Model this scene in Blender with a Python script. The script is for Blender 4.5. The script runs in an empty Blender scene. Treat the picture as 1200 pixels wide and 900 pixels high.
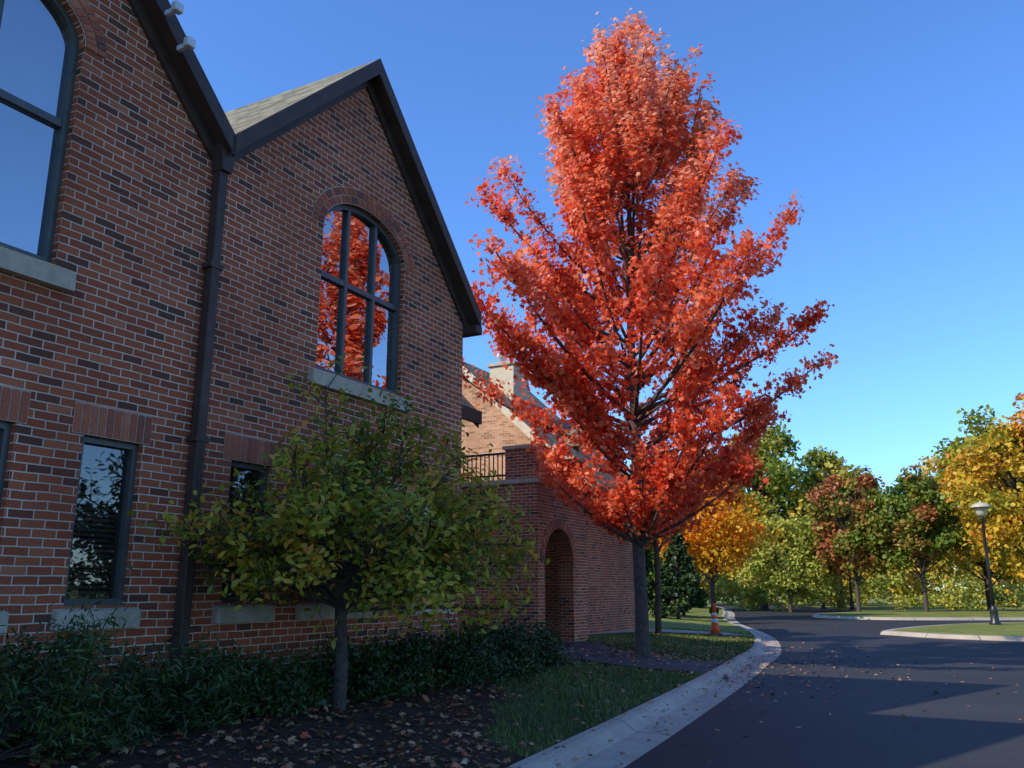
import bpy, bmesh, math, random
import numpy as np
from mathutils import Vector, Matrix, Quaternion
random.seed(7); rng=np.random.default_rng(11)
scene=bpy.context.scene
scene.view_settings.view_transform='Standard'
scene.view_settings.look='None'
scene.view_settings.exposure=0
R=math.radians
# ------------------------------------------------------------------ materials
def new_mat(name):
    m=bpy.data.materials.new(name); m.use_nodes=True
    nt=m.node_tree; nt.nodes.clear()
    out=nt.nodes.new('ShaderNodeOutputMaterial')
    return m,nt,out
def N(nt,typ,**kw):
    n=nt.nodes.new(typ)
    for k,v in kw.items(): setattr(n,k,v)
    return n
def L(nt,a,b): nt.links.new(a,b)
def ramp(nt,stops,interp='LINEAR'):
    r=nt.nodes.new('ShaderNodeValToRGB'); cr=r.color_ramp; cr.interpolation=interp
    cr.elements[0].position=stops[0][0]; cr.elements[0].color=(*stops[0][1],1)
    cr.elements[1].position=stops[-1][0]; cr.elements[1].color=(*stops[-1][1],1)
    for p,c in stops[1:-1]:
        e=cr.elements.new(p); e.color=(*c,1)
    return r
def noise(nt,scale,detail=3,rough=.55,vec=None):
    n=nt.nodes.new('ShaderNodeTexNoise'); n.inputs['Scale'].default_value=scale
    n.inputs['Detail'].default_value=detail; n.inputs['Roughness'].default_value=rough
    if vec is not None: L(nt,vec,n.inputs['Vector'])
    return n
def simple(name,c1,c2,scale=8,rough=.7,bump=.1,bscale=None,spec=.3,metal=0,bdist=.01,stops=None):
    m,nt,out=new_mat(name); tc=N(nt,'ShaderNodeTexCoord')
    n=noise(nt,scale,4,.6,tc.outputs['Object'])
    r=ramp(nt,stops or [(.3,c1),(.7,c2)]); L(nt,n.outputs['Fac'],r.inputs['Fac'])
    b=N(nt,'ShaderNodeBsdfPrincipled'); L(nt,r.outputs['Color'],b.inputs['Base Color'])
    b.inputs['Roughness'].default_value=rough; b.inputs['Specular IOR Level'].default_value=spec
    b.inputs['Metallic'].default_value=metal
    if bump>.06:
        n2=noise(nt,bscale or scale*6,3,.7,tc.outputs['Object'])
        bp=N(nt,'ShaderNodeBump'); bp.inputs['Strength'].default_value=bump; bp.inputs['Distance'].default_value=bdist
        L(nt,n2.outputs['Fac'],bp.inputs['Height']); L(nt,bp.outputs['Normal'],b.inputs['Normal'])
    L(nt,b.outputs['BSDF'],out.inputs['Surface'])
    return m
def brick_mat(name,stops,mortar,bw=.218,rh=.074):
    m,nt,out=new_mat(name); uv=N(nt,'ShaderNodeUVMap')
    nz=noise(nt,3.0,1,.5,uv.outputs['UV'])
    vm=N(nt,'ShaderNodeVectorMath',operation='SCALE'); 
    sub=N(nt,'ShaderNodeVectorMath',operation='SUBTRACT'); L(nt,nz.outputs['Color'],sub.inputs[0]); sub.inputs[1].default_value=(.5,.5,.5)
    L(nt,sub.outputs[0],vm.inputs[0]); vm.inputs['Scale'].default_value=.016
    add=N(nt,'ShaderNodeVectorMath',operation='ADD'); L(nt,uv.outputs['UV'],add.inputs[0]); L(nt,vm.outputs[0],add.inputs[1])
    br=N(nt,'ShaderNodeTexBrick'); L(nt,add.outputs[0],br.inputs['Vector'])
    br.inputs['Color1'].default_value=(0,0,0,1); br.inputs['Color2'].default_value=(1,1,1,1); br.inputs['Mortar'].default_value=(.5,.5,.5,1)
    br.inputs['Scale'].default_value=1; br.inputs['Mortar Size'].default_value=.0066; br.inputs['Mortar Smooth'].default_value=.3
    br.inputs['Brick Width'].default_value=bw; br.inputs['Row Height'].default_value=rh
    rp=ramp(nt,stops); L(nt,br.outputs['Color'],rp.inputs['Fac'])
    n2=noise(nt,60,3,.7,uv.outputs['UV']); n3=noise(nt,.6,4,.6,uv.outputs['UV'])
    mx=N(nt,'ShaderNodeMix',data_type='RGBA',blend_type='MULTIPLY'); mx.inputs['Factor'].default_value=1
    r2=ramp(nt,[(.25,(.62,.6,.6)),(.75,(1.25,1.25,1.25))]); L(nt,n2.outputs['Fac'],r2.inputs['Fac'])
    L(nt,rp.outputs['Color'],mx.inputs['A']); L(nt,r2.outputs['Color'],mx.inputs['B'])
    mm=N(nt,'ShaderNodeMix',data_type='RGBA'); L(nt,br.outputs['Fac'],mm.inputs['Factor']); L(nt,mx.outputs['Result'],mm.inputs['A'])
    mr=ramp(nt,[(.3,tuple(c*.7 for c in mortar)),(.7,mortar)]); L(nt,n3.outputs['Fac'],mr.inputs['Fac']); L(nt,mr.outputs['Color'],mm.inputs['B'])
    ms=N(nt,'ShaderNodeMix',data_type='RGBA',blend_type='MULTIPLY'); ms.inputs['Factor'].default_value=1
    r3=ramp(nt,[(.3,(.76,.75,.74)),(.7,(1.1,1.1,1.1))]); L(nt,n3.outputs['Fac'],r3.inputs['Fac'])
    L(nt,mm.outputs['Result'],ms.inputs['A']); L(nt,r3.outputs['Color'],ms.inputs['B'])
    b=N(nt,'ShaderNodeBsdfPrincipled'); b.inputs['Roughness'].default_value=.8; b.inputs['Specular IOR Level'].default_value=.2
    L(nt,ms.outputs['Result'],b.inputs['Base Color'])
    inv=N(nt,'ShaderNodeMath',operation='SUBTRACT'); inv.inputs[0].default_value=1; L(nt,br.outputs['Fac'],inv.inputs[1])
    ad=N(nt,'ShaderNodeMath',operation='MULTIPLY_ADD'); L(nt,n2.outputs['Fac'],ad.inputs[0]); ad.inputs[1].default_value=.35; L(nt,inv.outputs[0],ad.inputs[2])
    bp=N(nt,'ShaderNodeBump'); bp.inputs['Strength'].default_value=.7; bp.inputs['Distance'].default_value=.008
    L(nt,ad.outputs[0],bp.inputs['Height']); L(nt,bp.outputs['Normal'],b.inputs['Normal'])
    L(nt,b.outputs['BSDF'],out.inputs['Surface'])
    return m
BR=[(0,(.13,.06,.035)),(.08,(.17,.06,.035)),(.2,(.32,.085,.04)),(.45,(.42,.105,.045)),(.65,(.48,.13,.055)),(.85,(.36,.085,.04)),(1,(.52,.17,.08))]
M_brick=brick_mat('brick_wall_mat',BR,(.80,.60,.43))
M_brick2=brick_mat('brick_tan_mat',[(0,(.30,.14,.06)),(.4,(.52,.25,.12)),(1,(.58,.32,.17))],(.58,.48,.36))
def island_brick(name):
    m,nt,out=new_mat(name); g=N(nt,'ShaderNodeNewGeometry'); tc=N(nt,'ShaderNodeTexCoord')
    rp=ramp(nt,BR); L(nt,g.outputs['Random Per Island'],rp.inputs['Fac'])
    n=noise(nt,50,3,.7,tc.outputs['Object']); r2=ramp(nt,[(.25,(.65,.63,.63)),(.75,(1.2,1.2,1.2))]); L(nt,n.outputs['Fac'],r2.inputs['Fac'])
    mx=N(nt,'ShaderNodeMix',data_type='RGBA',blend_type='MULTIPLY'); mx.inputs['Factor'].default_value=1
    L(nt,rp.outputs['Color'],mx.inputs['A']); L(nt,r2.outputs['Color'],mx.inputs['B'])
    b=N(nt,'ShaderNodeBsdfPrincipled'); b.inputs['Roughness'].default_value=.8; L(nt,mx.outputs['Result'],b.inputs['Base Color'])
    L(nt,b.outputs['BSDF'],out.inputs['Surface']); return m
M_ibrick=island_brick('brick_single_mat')
M_mortar=simple('mortar_mat',(.40,.31,.22),(.7,.53,.39),20)
M_stone=simple('limestone_mat',(.36,.29,.2),(.56,.45,.34),6,.8,.2)
M_trim=simple('dark_trim_mat',(.055,.03,.022),(.08,.048,.036),5,.55,.05)
M_frame=simple('window_frame_mat',(.06,.06,.052),(.085,.082,.072),5,.4,.03,spec=.5)
M_cream=simple('cream_stucco_mat',(.5,.42,.28),(.6,.52,.37),5,.8,.1)
M_black=simple('black_metal_mat',(.012,.012,.012),(.022,.021,.02),10,.4,.05,spec=.5)
M_shade=simple('roller_shade_mat',(.55,.56,.58),(.62,.63,.64),3,.9,.02)
M_blind=simple('blind_mat',(.10,.10,.10),(.15,.15,.15),3,.6,.02)
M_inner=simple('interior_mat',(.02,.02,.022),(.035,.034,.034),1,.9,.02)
M_white=simple('white_plastic_mat',(.6,.6,.6),(.7,.7,.7),3,.4,.02)
M_orange=simple('cone_orange_mat',(.8,.10,.015),(.9,.14,.02),3,.45,.02)
def shingle():
    m,nt,out=new_mat('shingle_mat'); uv=N(nt,'ShaderNodeUVMap')
    br=N(nt,'ShaderNodeTexBrick'); L(nt,uv.outputs['UV'],br.inputs['Vector'])
    br.inputs['Color1'].default_value=(0,0,0,1); br.inputs['Color2'].default_value=(1,1,1,1); br.inputs['Mortar'].default_value=(0,0,0,1)
    br.inputs['Scale'].default_value=1; br.inputs['Mortar Size'].default_value=.008; br.inputs['Brick Width'].default_value=.22; br.inputs['Row Height'].default_value=.14
    rp=ramp(nt,[(0,(.11,.10,.06)),(.5,(.19,.17,.10)),(1,(.28,.25,.155))]); L(nt,br.outputs['Color'],rp.inputs['Fac'])
    n=noise(nt,25,3,.7,uv.outputs['UV']); r2=ramp(nt,[(.3,(.7,.7,.7)),(.7,(1.2,1.2,1.2))]); L(nt,n.outputs['Fac'],r2.inputs['Fac'])
    mx=N(nt,'ShaderNodeMix',data_type='RGBA',blend_type='MULTIPLY'); mx.inputs['Factor'].default_value=1
    L(nt,rp.outputs['Color'],mx.inputs['A']); L(nt,r2.outputs['Color'],mx.inputs['B'])
    b=N(nt,'ShaderNodeBsdfPrincipled'); b.inputs['Roughness'].default_value=.9; L(nt,mx.outputs['Result'],b.inputs['Base Color'])
    bp=N(nt,'ShaderNodeBump'); bp.inputs['Distance'].default_value=.015; bp.inputs['Strength'].default_value=.6; L(nt,br.outputs['Color'],bp.inputs['Height']); L(nt,bp.outputs['Normal'],b.inputs['Normal'])
    L(nt,b.outputs['BSDF'],out.inputs['Surface']); return m
M_shingle=shingle()
def glass(name,fac):
    m,nt,out=new_mat(name)
    g=N(nt,'ShaderNodeBsdfGlossy'); g.inputs['Roughness'].default_value=.0; g.inputs['Color'].default_value=(.85,.82,.82,1)
    t=N(nt,'ShaderNodeBsdfTransparent'); t.inputs['Color'].default_value=(.45,.5,.52,1)
    tc=N(nt,'ShaderNodeTexCoord'); nz=noise(nt,1.6,1,.4,tc.outputs['Object'])
    bp=N(nt,'ShaderNodeBump'); bp.inputs['Strength'].default_value=.14; bp.inputs['Distance'].default_value=.02
    L(nt,nz.outputs['Fac'],bp.inputs['Height']); L(nt,bp.outputs['Normal'],g.inputs['Normal'])
    mx=N(nt,'ShaderNodeMixShader'); mx.inputs['Fac'].default_value=fac
    L(nt,t.outputs[0],mx.inputs[1]); L(nt,g.outputs[0],mx.inputs[2]); L(nt,mx.outputs[0],out.inputs['Surface']); return m
M_glass=glass('window_glass_mat',.5); M_glass_low=glass('lower_glass_mat',.14)
def leafmat(name,stops,trans=.35,rough=.5,tboost=1.2):
    m,nt,out=new_mat(name); a=N(nt,'ShaderNodeAttribute'); a.attribute_name='v'
    rp=ramp(nt,stops); L(nt,a.outputs['Fac'],rp.inputs['Fac'])
    b=N(nt,'ShaderNodeBsdfPrincipled'); b.inputs['Roughness'].default_value=rough; b.inputs['Specular IOR Level'].default_value=.3
    L(nt,rp.outputs['Color'],b.inputs['Base Color'])
    if trans==0:
        L(nt,b.outputs[0],out.inputs['Surface']); return m
    t=N(nt,'ShaderNodeBsdfTranslucent'); 
    mc=N(nt,'ShaderNodeMix',data_type='RGBA',blend_type='MULTIPLY'); mc.inputs['Factor'].default_value=1; L(nt,rp.outputs['Color'],mc.inputs['A']); mc.inputs['B'].default_value=(tboost,tboost,tboost,1)
    L(nt,mc.outputs['Result'],t.inputs['Color'])
    mx=N(nt,'ShaderNodeMixShader'); mx.inputs['Fac'].default_value=trans
    L(nt,b.outputs[0],mx.inputs[1]); L(nt,t.outputs[0],mx.inputs[2]); L(nt,mx.outputs[0],out.inputs['Surface']); return m
M_red=leafmat('red_maple_leaf_mat',[(0,(.66,.05,.018)),(.3,(.86,.13,.04)),(.65,(.92,.25,.10)),(1,(.95,.50,.33))],.45,.42,tboost=1.05)  # pale pink end carries the painted sun highlights
M_oliv=leafmat('olive_leaf_mat',[(0,(.11,.15,.015)),(.4,(.28,.29,.025)),(.72,(.48,.38,.035)),(.92,(.66,.43,.05)),(1,(.7,.27,.04))],.42,.4)
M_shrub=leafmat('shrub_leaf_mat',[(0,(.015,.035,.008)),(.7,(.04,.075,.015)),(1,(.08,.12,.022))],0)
M_yellow=leafmat('yellow_leaf_mat',[(0,(.46,.32,.02)),(.35,(.74,.42,.02)),(.65,(.86,.34,.02)),(1,(.88,.20,.02))],.4)
M_green=leafmat('green_leaf_mat',[(0,(.08,.15,.02)),(.5,(.20,.25,.03)),(.85,(.36,.33,.04)),(1,(.52,.36,.04))],.25)
M_lime=leafmat('lime_leaf_mat',[(0,(.20,.25,.03)),(.5,(.40,.40,.06)),(1,(.55,.48,.08))],.25)
M_rg=leafmat('red_green_leaf_mat',[(0,(.10,.18,.02)),(.45,(.22,.24,.03)),(.6,(.38,.15,.04)),(1,(.48,.12,.06))],.25)
M_orange_l=leafmat('orange_leaf_mat',[(0,(.20,.26,.03)),(.4,(.46,.36,.03)),(.75,(.68,.40,.03)),(1,(.70,.23,.03))],.3)
M_litter=leafmat('litter_mat',[(0,(.14,.07,.03)),(.4,(.30,.15,.07)),(.7,(.48,.27,.14)),(.85,(.55,.1,.04)),(1,(.65,.42,.22))],0)
M_grassb=leafmat('grass_blade_mat',[(0,(.035,.065,.010)),(.6,(.09,.125,.02)),(1,(.19,.20,.045))],0)
M_bark=simple('bark_mat',(.05,.036,.028),(.11,.085,.068),14,.9,.8,40,bdist=.02)
M_bark2=simple('bark_grey_mat',(.05,.036,.028),(.12,.09,.07),9,.9,.8,30,bdist=.02)
M_grass=simple('grass_lit_mat',(.05,.075,.018),(.12,.13,.04),.9,.95,.5,60,bdist=.03,stops=[(.25,(.08,.115,.018)),(.5,(.16,.18,.03)),(.8,(.30,.25,.065))])  # sunlit tone of the distant grass, put into the colour
M_lawn_shaded=simple('lawn_shaded_mat',(.03,.045,.01),(.065,.08,.02),1.5,.95,.6,60,bdist=.03)  # shade over the near lawn is put into this darker green
M_mulch=simple('mulch_mat',(.025,.014,.008),(.075,.042,.024),14,.95,1,45,bdist=.04)
def asphalt(name,lo,hi):
    m,nt,out=new_mat(name); tc=N(nt,'ShaderNodeTexCoord')
    n1=noise(nt,.25,5,.65,tc.outputs['Object']); n2=noise(nt,90,2,.7,tc.outputs['Object'])
    r1=ramp(nt,[(.3,lo),(.7,hi)]); L(nt,n1.outputs['Fac'],r1.inputs['Fac'])
    r2=ramp(nt,[(.3,(.55,.55,.55)),(.75,(1.6,1.6,1.6))]); L(nt,n2.outputs['Fac'],r2.inputs['Fac'])
    mx=N(nt,'ShaderNodeMix',data_type='RGBA',blend_type='MULTIPLY'); mx.inputs['Factor'].default_value=1
    L(nt,r1.outputs['Color'],mx.inputs['A']); L(nt,r2.outputs['Color'],mx.inputs['B'])
    b=N(nt,'ShaderNodeBsdfPrincipled'); b.inputs['Roughness'].default_value=.7; b.inputs['Specular IOR Level'].default_value=.22
    L(nt,mx.outputs['Result'],b.inputs['Base Color'])
    bp=N(nt,'ShaderNodeBump'); bp.inputs['Distance'].default_value=.008; bp.inputs['Strength'].default_value=.5; L(nt,n2.outputs['Fac'],bp.inputs['Height']); L(nt,bp.outputs['Normal'],b.inputs['Normal'])
    L(nt,b.outputs['BSDF'],out.inputs['Surface']); return m
M_asph=asphalt('asphalt_mat',(.026,.026,.027),(.046,.045,.045))
M_path=asphalt('asphalt_path_mat',(.04,.04,.045),(.055,.055,.06))
def concrete(name):
    m,nt,out=new_mat(name); tc=N(nt,'ShaderNodeTexCoord'); uv=N(nt,'ShaderNodeUVMap')
    n1=noise(nt,1.2,5,.65,tc.outputs['Object']); n2=noise(nt,40,3,.7,tc.outputs['Object'])
    r1=ramp(nt,[(.25,(.30,.245,.18)),(.75,(.52,.44,.34))]); L(nt,n1.outputs['Fac'],r1.inputs['Fac'])
    r2=ramp(nt,[(.3,(.78,.78,.78)),(.7,(1.12,1.12,1.12))]); L(nt,n2.outputs['Fac'],r2.inputs['Fac'])
    mx=N(nt,'ShaderNodeMix',data_type='RGBA',blend_type='MULTIPLY'); mx.inputs['Factor'].default_value=1
    L(nt,r1.outputs['Color'],mx.inputs['A']); L(nt,r2.outputs['Color'],mx.inputs['B'])
    sx=N(nt,'ShaderNodeSeparateXYZ'); L(nt,uv.outputs['UV'],sx.inputs[0])
    md=N(nt,'ShaderNodeMath',operation='PINGPONG'); L(nt,sx.outputs['X'],md.inputs[0]); md.inputs[1].default_value=1.5
    lt=N(nt,'ShaderNodeMath',operation='LESS_THAN'); L(nt,md.outputs[0],lt.inputs[0]); lt.inputs[1].default_value=.012
    m2=N(nt,'ShaderNodeMix',data_type='RGBA'); L(nt,lt.outputs[0],m2.inputs['Factor']); L(nt,mx.outputs['Result'],m2.inputs['A']); m2.inputs['B'].default_value=(.05,.045,.04,1)
    b=N(nt,'ShaderNodeBsdfPrincipled'); b.inputs['Roughness'].default_value=.85; L(nt,m2.outputs['Result'],b.inputs['Base Color'])
    bp=N(nt,'ShaderNodeBump'); bp.inputs['Distance'].default_value=.006; bp.inputs['Strength'].default_value=.5; L(nt,n2.outputs['Fac'],bp.inputs['Height']); L(nt,bp.outputs['Normal'],b.inputs['Normal'])
    L(nt,b.outputs['BSDF'],out.inputs['Surface']); return m
M_conc=concrete('concrete_mat')
def lensmat():
    m,nt,out=new_mat('lamp_lens_mat'); b=N(nt,'ShaderNodeBsdfPrincipled'); b.inputs['Base Color'].default_value=(.75,.66,.46,1); b.inputs['Roughness'].default_value=.35
    t=N(nt,'ShaderNodeBsdfTranslucent'); t.inputs['Color'].default_value=(.8,.75,.6,1); mx=N(nt,'ShaderNodeMixShader'); mx.inputs[0].default_value=.4
    L(nt,b.outputs[0],mx.inputs[1]); L(nt,t.outputs[0],mx.inputs[2]); L(nt,mx.outputs[0],out.inputs['Surface']); return m
M_lens=lensmat()
# ------------------------------------------------------------------ helpers
col=scene.collection
def empty(name,loc=(0,0,0),rotz=0):
    e=bpy.data.objects.new(name,None); col.objects.link(e); e.location=loc; e.rotation_euler=(0,0,rotz); e.empty_display_size=.3; return e
def mesh_obj(name,verts,faces,mat,parent=None,smooth=False,uv=True):
    me=bpy.data.meshes.new(name); me.from_pydata([tuple(v) for v in verts],[],faces); me.update()
    if uv:
        ul=me.uv_layers.new(name='UVMap')
        for p in me.polygons:
            n=p.normal
            for li in p.loop_indices:
                v=me.vertices[me.loops[li].vertex_index].co
                if abs(n.z)>.93: c=(v.x,v.y)
                elif abs(n.x)>=abs(n.y): c=(v.y,v.z/max(.2,math.sqrt(1-n.z*n.z)))
                else: c=(v.x,v.z/max(.2,math.sqrt(1-n.z*n.z)))
                ul.data[li].uv=c
    if smooth:
        for p in me.polygons: p.use_smooth=True
    me.materials.append(mat); o=bpy.data.objects.new(name,me); col.objects.link(o)
    if parent: o.parent=parent
    return o
BF=[(0,3,2,1),(4,5,6,7),(0,1,5,4),(1,2,6,5),(2,3,7,6),(3,0,4,7)]
def boxv(x0,x1,y0,y1,z0,z1): return [(x0,y0,z0),(x1,y0,z0),(x1,y1,z0),(x0,y1,z0),(x0,y0,z1),(x1,y0,z1),(x1,y1,z1),(x0,y1,z1)]
def box(name,x0,x1,y0,y1,z0,z1,mat,parent=None,bev=0):
    o=mesh_obj(name,boxv(x0,x1,y0,y1,z0,z1),BF,mat,parent)
    if bev:
        m=o.modifiers.new('bev','BEVEL'); m.width=bev; m.segments=2
    return o
def prism(name,prof,y0,y1,mat,parent):
    n=len(prof); v=[(x,y0,z) for x,z in prof]+[(x,y1,z) for x,z in prof]
    f=[tuple(range(n)),tuple(range(2*n-1,n-1,-1))]+[(i,n+i,n+(i+1)%n,(i+1)%n) for i in range(n)]
    return mesh_obj(name,v,f,mat,parent)
def prismx(name,prof,x0,x1,mat,parent):
    n=len(prof); v=[(x0,y,z) for y,z in prof]+[(x1,y,z) for y,z in prof]
    f=[tuple(range(n-1,-1,-1)),tuple(range(n,2*n))]+[(i,(i+1)%n,n+(i+1)%n,n+i) for i in range(n)]
    return mesh_obj(name,v,f,mat,parent)
def lathe(name,prof,mat,parent,seg=24,loc=(0,0,0)):
    v=[];f=[]
    for r,z in prof:
        for k in range(seg):
            a=2*math.pi*k/seg; v.append((loc[0]+r*math.cos(a),loc[1]+r*math.sin(a),loc[2]+z))
    for i in range(len(prof)-1):
        for k in range(seg):
            a=i*seg+k; b=i*seg+(k+1)%seg; f.append((a,b,b+seg,a+seg))
    f.append(tuple(range(seg-1,-1,-1))); f.append(tuple(range((len(prof)-1)*seg,len(prof)*seg)))
    o=mesh_obj(name,v,f,mat,parent,smooth=False)
    for p in o.data.polygons: p.use_smooth=len(p.vertices)==4
    return o
class Tubes:
    def __init__(s): s.v=[]; s.f=[]
    def add(s,pts,rad,n=6):
        pts=[Vector(p) for p in pts]; base=len(s.v)
        for i,p in enumerate(pts):
            d=(pts[min(i+1,len(pts)-1)]-pts[max(i-1,0)])
            if d.length<1e-6: d=Vector((0,0,1))
            d.normalize(); a=d.orthogonal() if abs(d.z)<.9 else Vector((1,0,0)).cross(d); a.normalize(); b=d.cross(a)
            for k in range(n):
                t=2*math.pi*k/n; s.v.append(p+(a*math.cos(t)+b*math.sin(t))*rad[i])
        for i in range(len(pts)-1):
            for k in range(n):
                q=base+i*n+k; w=base+i*n+(k+1)%n; s.f.append((q,w,w+n,q+n))
    def build(s,name,mat,parent): return mesh_obj(name,s.v,s.f,mat,parent,smooth=True,uv=False)
def poly_mesh(name,V,val,mat,parent=None):
    n,k,_=V.shape; me=bpy.data.meshes.new(name)
    me.vertices.add(n*k); me.vertices.foreach_set('co',V.reshape(-1).astype(np.float32))
    me.loops.add(n*k); me.loops.foreach_set('vertex_index',np.arange(n*k,dtype=np.int32))
    me.polygons.add(n); me.polygons.foreach_set('loop_start',np.arange(0,n*k,k,dtype=np.int32))
    me.update(calc_edges=True)
    at=me.attributes.new('v','FLOAT','FACE'); at.data.foreach_set('value',np.clip(val,0,1).astype(np.float32))
    me.materials.append(mat); o=bpy.data.objects.new(name,me); col.objects.link(o)
    if parent: o.parent=parent
    return o
T_MAPLE=np.array([(0,-.5,0),(.42,-.3,-.1),(.22,-.02,0),(.52,.22,-.12),(.17,.2,0),(0,.6,-.1),(-.17,.2,0),(-.52,.22,-.12),(-.22,-.02,0),(-.42,-.3,-.1)])
T_LEAF=np.array([(0,-.5,0),(.22,-.2,.07),(.22,.15,.07),(0,.55,-.08),(-.22,.15,.07),(-.22,-.2,.07)])
T_QUAD=np.array([(-.1,-.5,0),(.35,-.25,.05),(.3,.35,-.05),(0,.55,0),(-.38,.15,.06)])
def unit(a): return a/np.maximum(np.linalg.norm(a,axis=1,keepdims=True),1e-9)
def leaves(name,C,nrm,size,tmpl,val,mat,parent=None):
    n=len(C); nrm=unit(nrm); t=unit(np.cross(nrm,rng.normal(size=(n,3)))); b=np.cross(nrm,t)
    size=np.broadcast_to(size,(n,))
    V=C[:,None,:]+size[:,None,None]*(tmpl[None,:,0,None]*t[:,None,:]+tmpl[None,:,1,None]*b[:,None,:]+tmpl[None,:,2,None]*nrm[:,None,:])
    return poly_mesh(name,V,val,mat,parent)
def catmull(P,step=.3):
    P=[np.array(p,float) for p in P]; P=[2*P[0]-P[1]]+P+[2*P[-1]-P[-2]]; out=[]
    for i in range(1,len(P)-2):
        n=max(2,int(np.linalg.norm(P[i+1]-P[i])/step))
        for k in range(n):
            t=k/n; out.append(.5*((2*P[i])+(-P[i-1]+P[i+1])*t+(2*P[i-1]-5*P[i]+4*P[i+1]-P[i+2])*t*t+(-P[i-1]+3*P[i]-3*P[i+1]+P[i+2])*t**3))
    out.append(P[-2]); return np.array(out)
# ------------------------------------------------------------------ kerb, terrain
KP=[(-7.2,-12),(-4.5,-5),(-2.4,0),(-.45,5),(1.02,8.47),(1.98,10.7),(3.86,15.2),(5.6,19.6),(6.9,23),(8.5,28.7),(9.6,34.5),(10.6,41),(12.3,49),(15,60),(18,75),(21,95)]
K=catmull(KP,.3); T=np.gradient(K,axis=0); T=unit(T); NL=np.stack([-T[:,1],T[:,0]],1)
S=np.concatenate([[0],np.cumsum(np.linalg.norm(np.diff(K,axis=0),axis=1))])
def ss(t): t=np.clip(t,0,1); return t*t*(3-2*t)
def dk(x,y):
    x=np.asarray(x,float).ravel(); y=np.asarray(y,float).ravel(); out=np.empty(len(x))
    for i in range(0,len(x),5000):
        d=(x[i:i+5000,None]-K[None,:,0])**2+(y[i:i+5000,None]-K[None,:,1])**2; j=d.argmin(1)
        out[i:i+5000]=(x[i:i+5000]-K[j,0])*NL[j,0]+(y[i:i+5000]-K[j,1])*NL[j,1]
    return out
def hgt(x,y):
    d=dk(x,y)-.66; y=np.asarray(y,float).ravel()
    near=.13+.40*ss(d/2.6); far=.13+.22*ss(d/4); a=ss((y-12)/5)
    z=near*(1-a)+far*a
    z=np.where(d<0,np.where(d<-.66,0.0,.02),z)
    return z-.5*ss((d-24)/2)
UX,UY=.4695,.8829
def W(s,i): return (-5.916+UX*s-UY*i, 3.142+UY*s+UX*i)
def toS(x,y):
    x=x+5.916; y=y-3.142; return UX*x+UY*y, -UY*x+UX*y
gx=900
mesh_obj('ground',[(-gx,-gx,-.04),(gx,-gx,-.04),(gx,gx,-.04),(-gx,gx,-.04)],[(0,1,2,3)],M_grass)
rd=[(p[0]-.0,p[1]) for p in K[::4]]+[(30,95),(27,78),(25,62),(25,57),(60,64),(60,-14)]
mesh_obj('road',[(x-.05,y,0) for x,y in rd],[tuple(range(len(rd)-1,-1,-1))],M_asph)
prof=[(0,-.03),(0,.004),(.40,.022),(.47,.06),(.54,.115),(.60,.135),(.70,.14),(.70,-.05)]
v=[];f=[];n=len(prof)
for i in range(len(K)):
    for o_,z_ in prof: v.append((K[i,0]+NL[i,0]*o_,K[i,1]+NL[i,1]*o_,z_))
for i in range(len(K)-1):
    for j in range(n-1): f.append((i*n+j,(i+1)*n+j,(i+1)*n+j+1,i*n+j+1))
kerb=mesh_obj('kerb',v,f,M_conc,uv=False)
ul=kerb.data.uv_layers.new(name='UVMap')
for l in kerb.data.loops: ul.data[l.index].uv=(S[l.vertex_index//n],prof[l.vertex_index%n][0])
ds=np.concatenate([np.arange(.69,6,.16),np.arange(6,28,1.0)])
X=(K[:,0,None]+NL[:,0,None]*ds[None,:]); Y=(K[:,1,None]+NL[:,1,None]*ds[None,:])
Z=hgt(X,Y).reshape(X.shape); Z[:,1:]+=rng.normal(0,.006,Z[:,1:].shape)
Z[:,0]=.128
v=np.stack([X,Y,Z],-1).reshape(-1,3); nd=len(ds)
f=[(i*nd+j,(i+1)*nd+j,(i+1)*nd+j+1,i*nd+j+1) for i in range(len(K)-1) for j in range(nd-1)]
lawn=mesh_obj('lawn',v.tolist(),f,M_lawn_shaded,uv=False,smooth=True); lawn.data.materials.append(M_mulch); lawn.data.materials.append(M_grass)
def mulchy(x,y):
    s,i=toS(x,y); o=-i; w=.15*np.sin(s*2.1)+.1*np.sin(s*5.3+1)
    return (o<np.where(s<7,3.0,2.95-.62*(s-7))+w)&(s<12)&(o>-1) 
for p in lawn.data.polygons:
    c=p.center
    if mulchy(np.array(c.x),np.array(c.y)): p.material_index=1
    elif c.y>22: p.material_index=2  # far lawn switches to the painted sunlit green
def ribbon(name,P,w,mat,dz=.03,step=.3):
    C=catmull(P,step); t=unit(np.gradient(C,axis=0)); nl=np.stack([-t[:,1],t[:,0]],1); s_=np.concatenate([[0],np.cumsum(np.linalg.norm(np.diff(C,axis=0),axis=1))])
    v=[];m=6
    for i in range(len(C)):
        for j in range(m):
            o_=(j/(m-1)-.5)*w; x=C[i,0]+nl[i,0]*o_; y=C[i,1]+nl[i,1]*o_; v.append((x,y,float(hgt(x,y)[0])+dz))
    f=[(i*m+j,i*m+j+1,(i+1)*m+j+1,(i+1)*m+j) for i in range(len(C)-1) for j in range(m-1)]
    o=mesh_obj(name,v,f,mat,uv=False); ul=o.data.uv_layers.new(name='UVMap')
    for l in o.data.loops: ul.data[l.index].uv=(s_[l.vertex_index//m],0)
    return o
ribbon('asphalt_path',[(.9,21.2),(1.2,19.6),(2.4,17.6),(4.05,17.2)],2.3,M_path)
ribbon('concrete_walk',[(1.6,24.8),(3.2,26.6),(5.3,28.2),(7.3,28.9)],1.3,M_conc)
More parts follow.
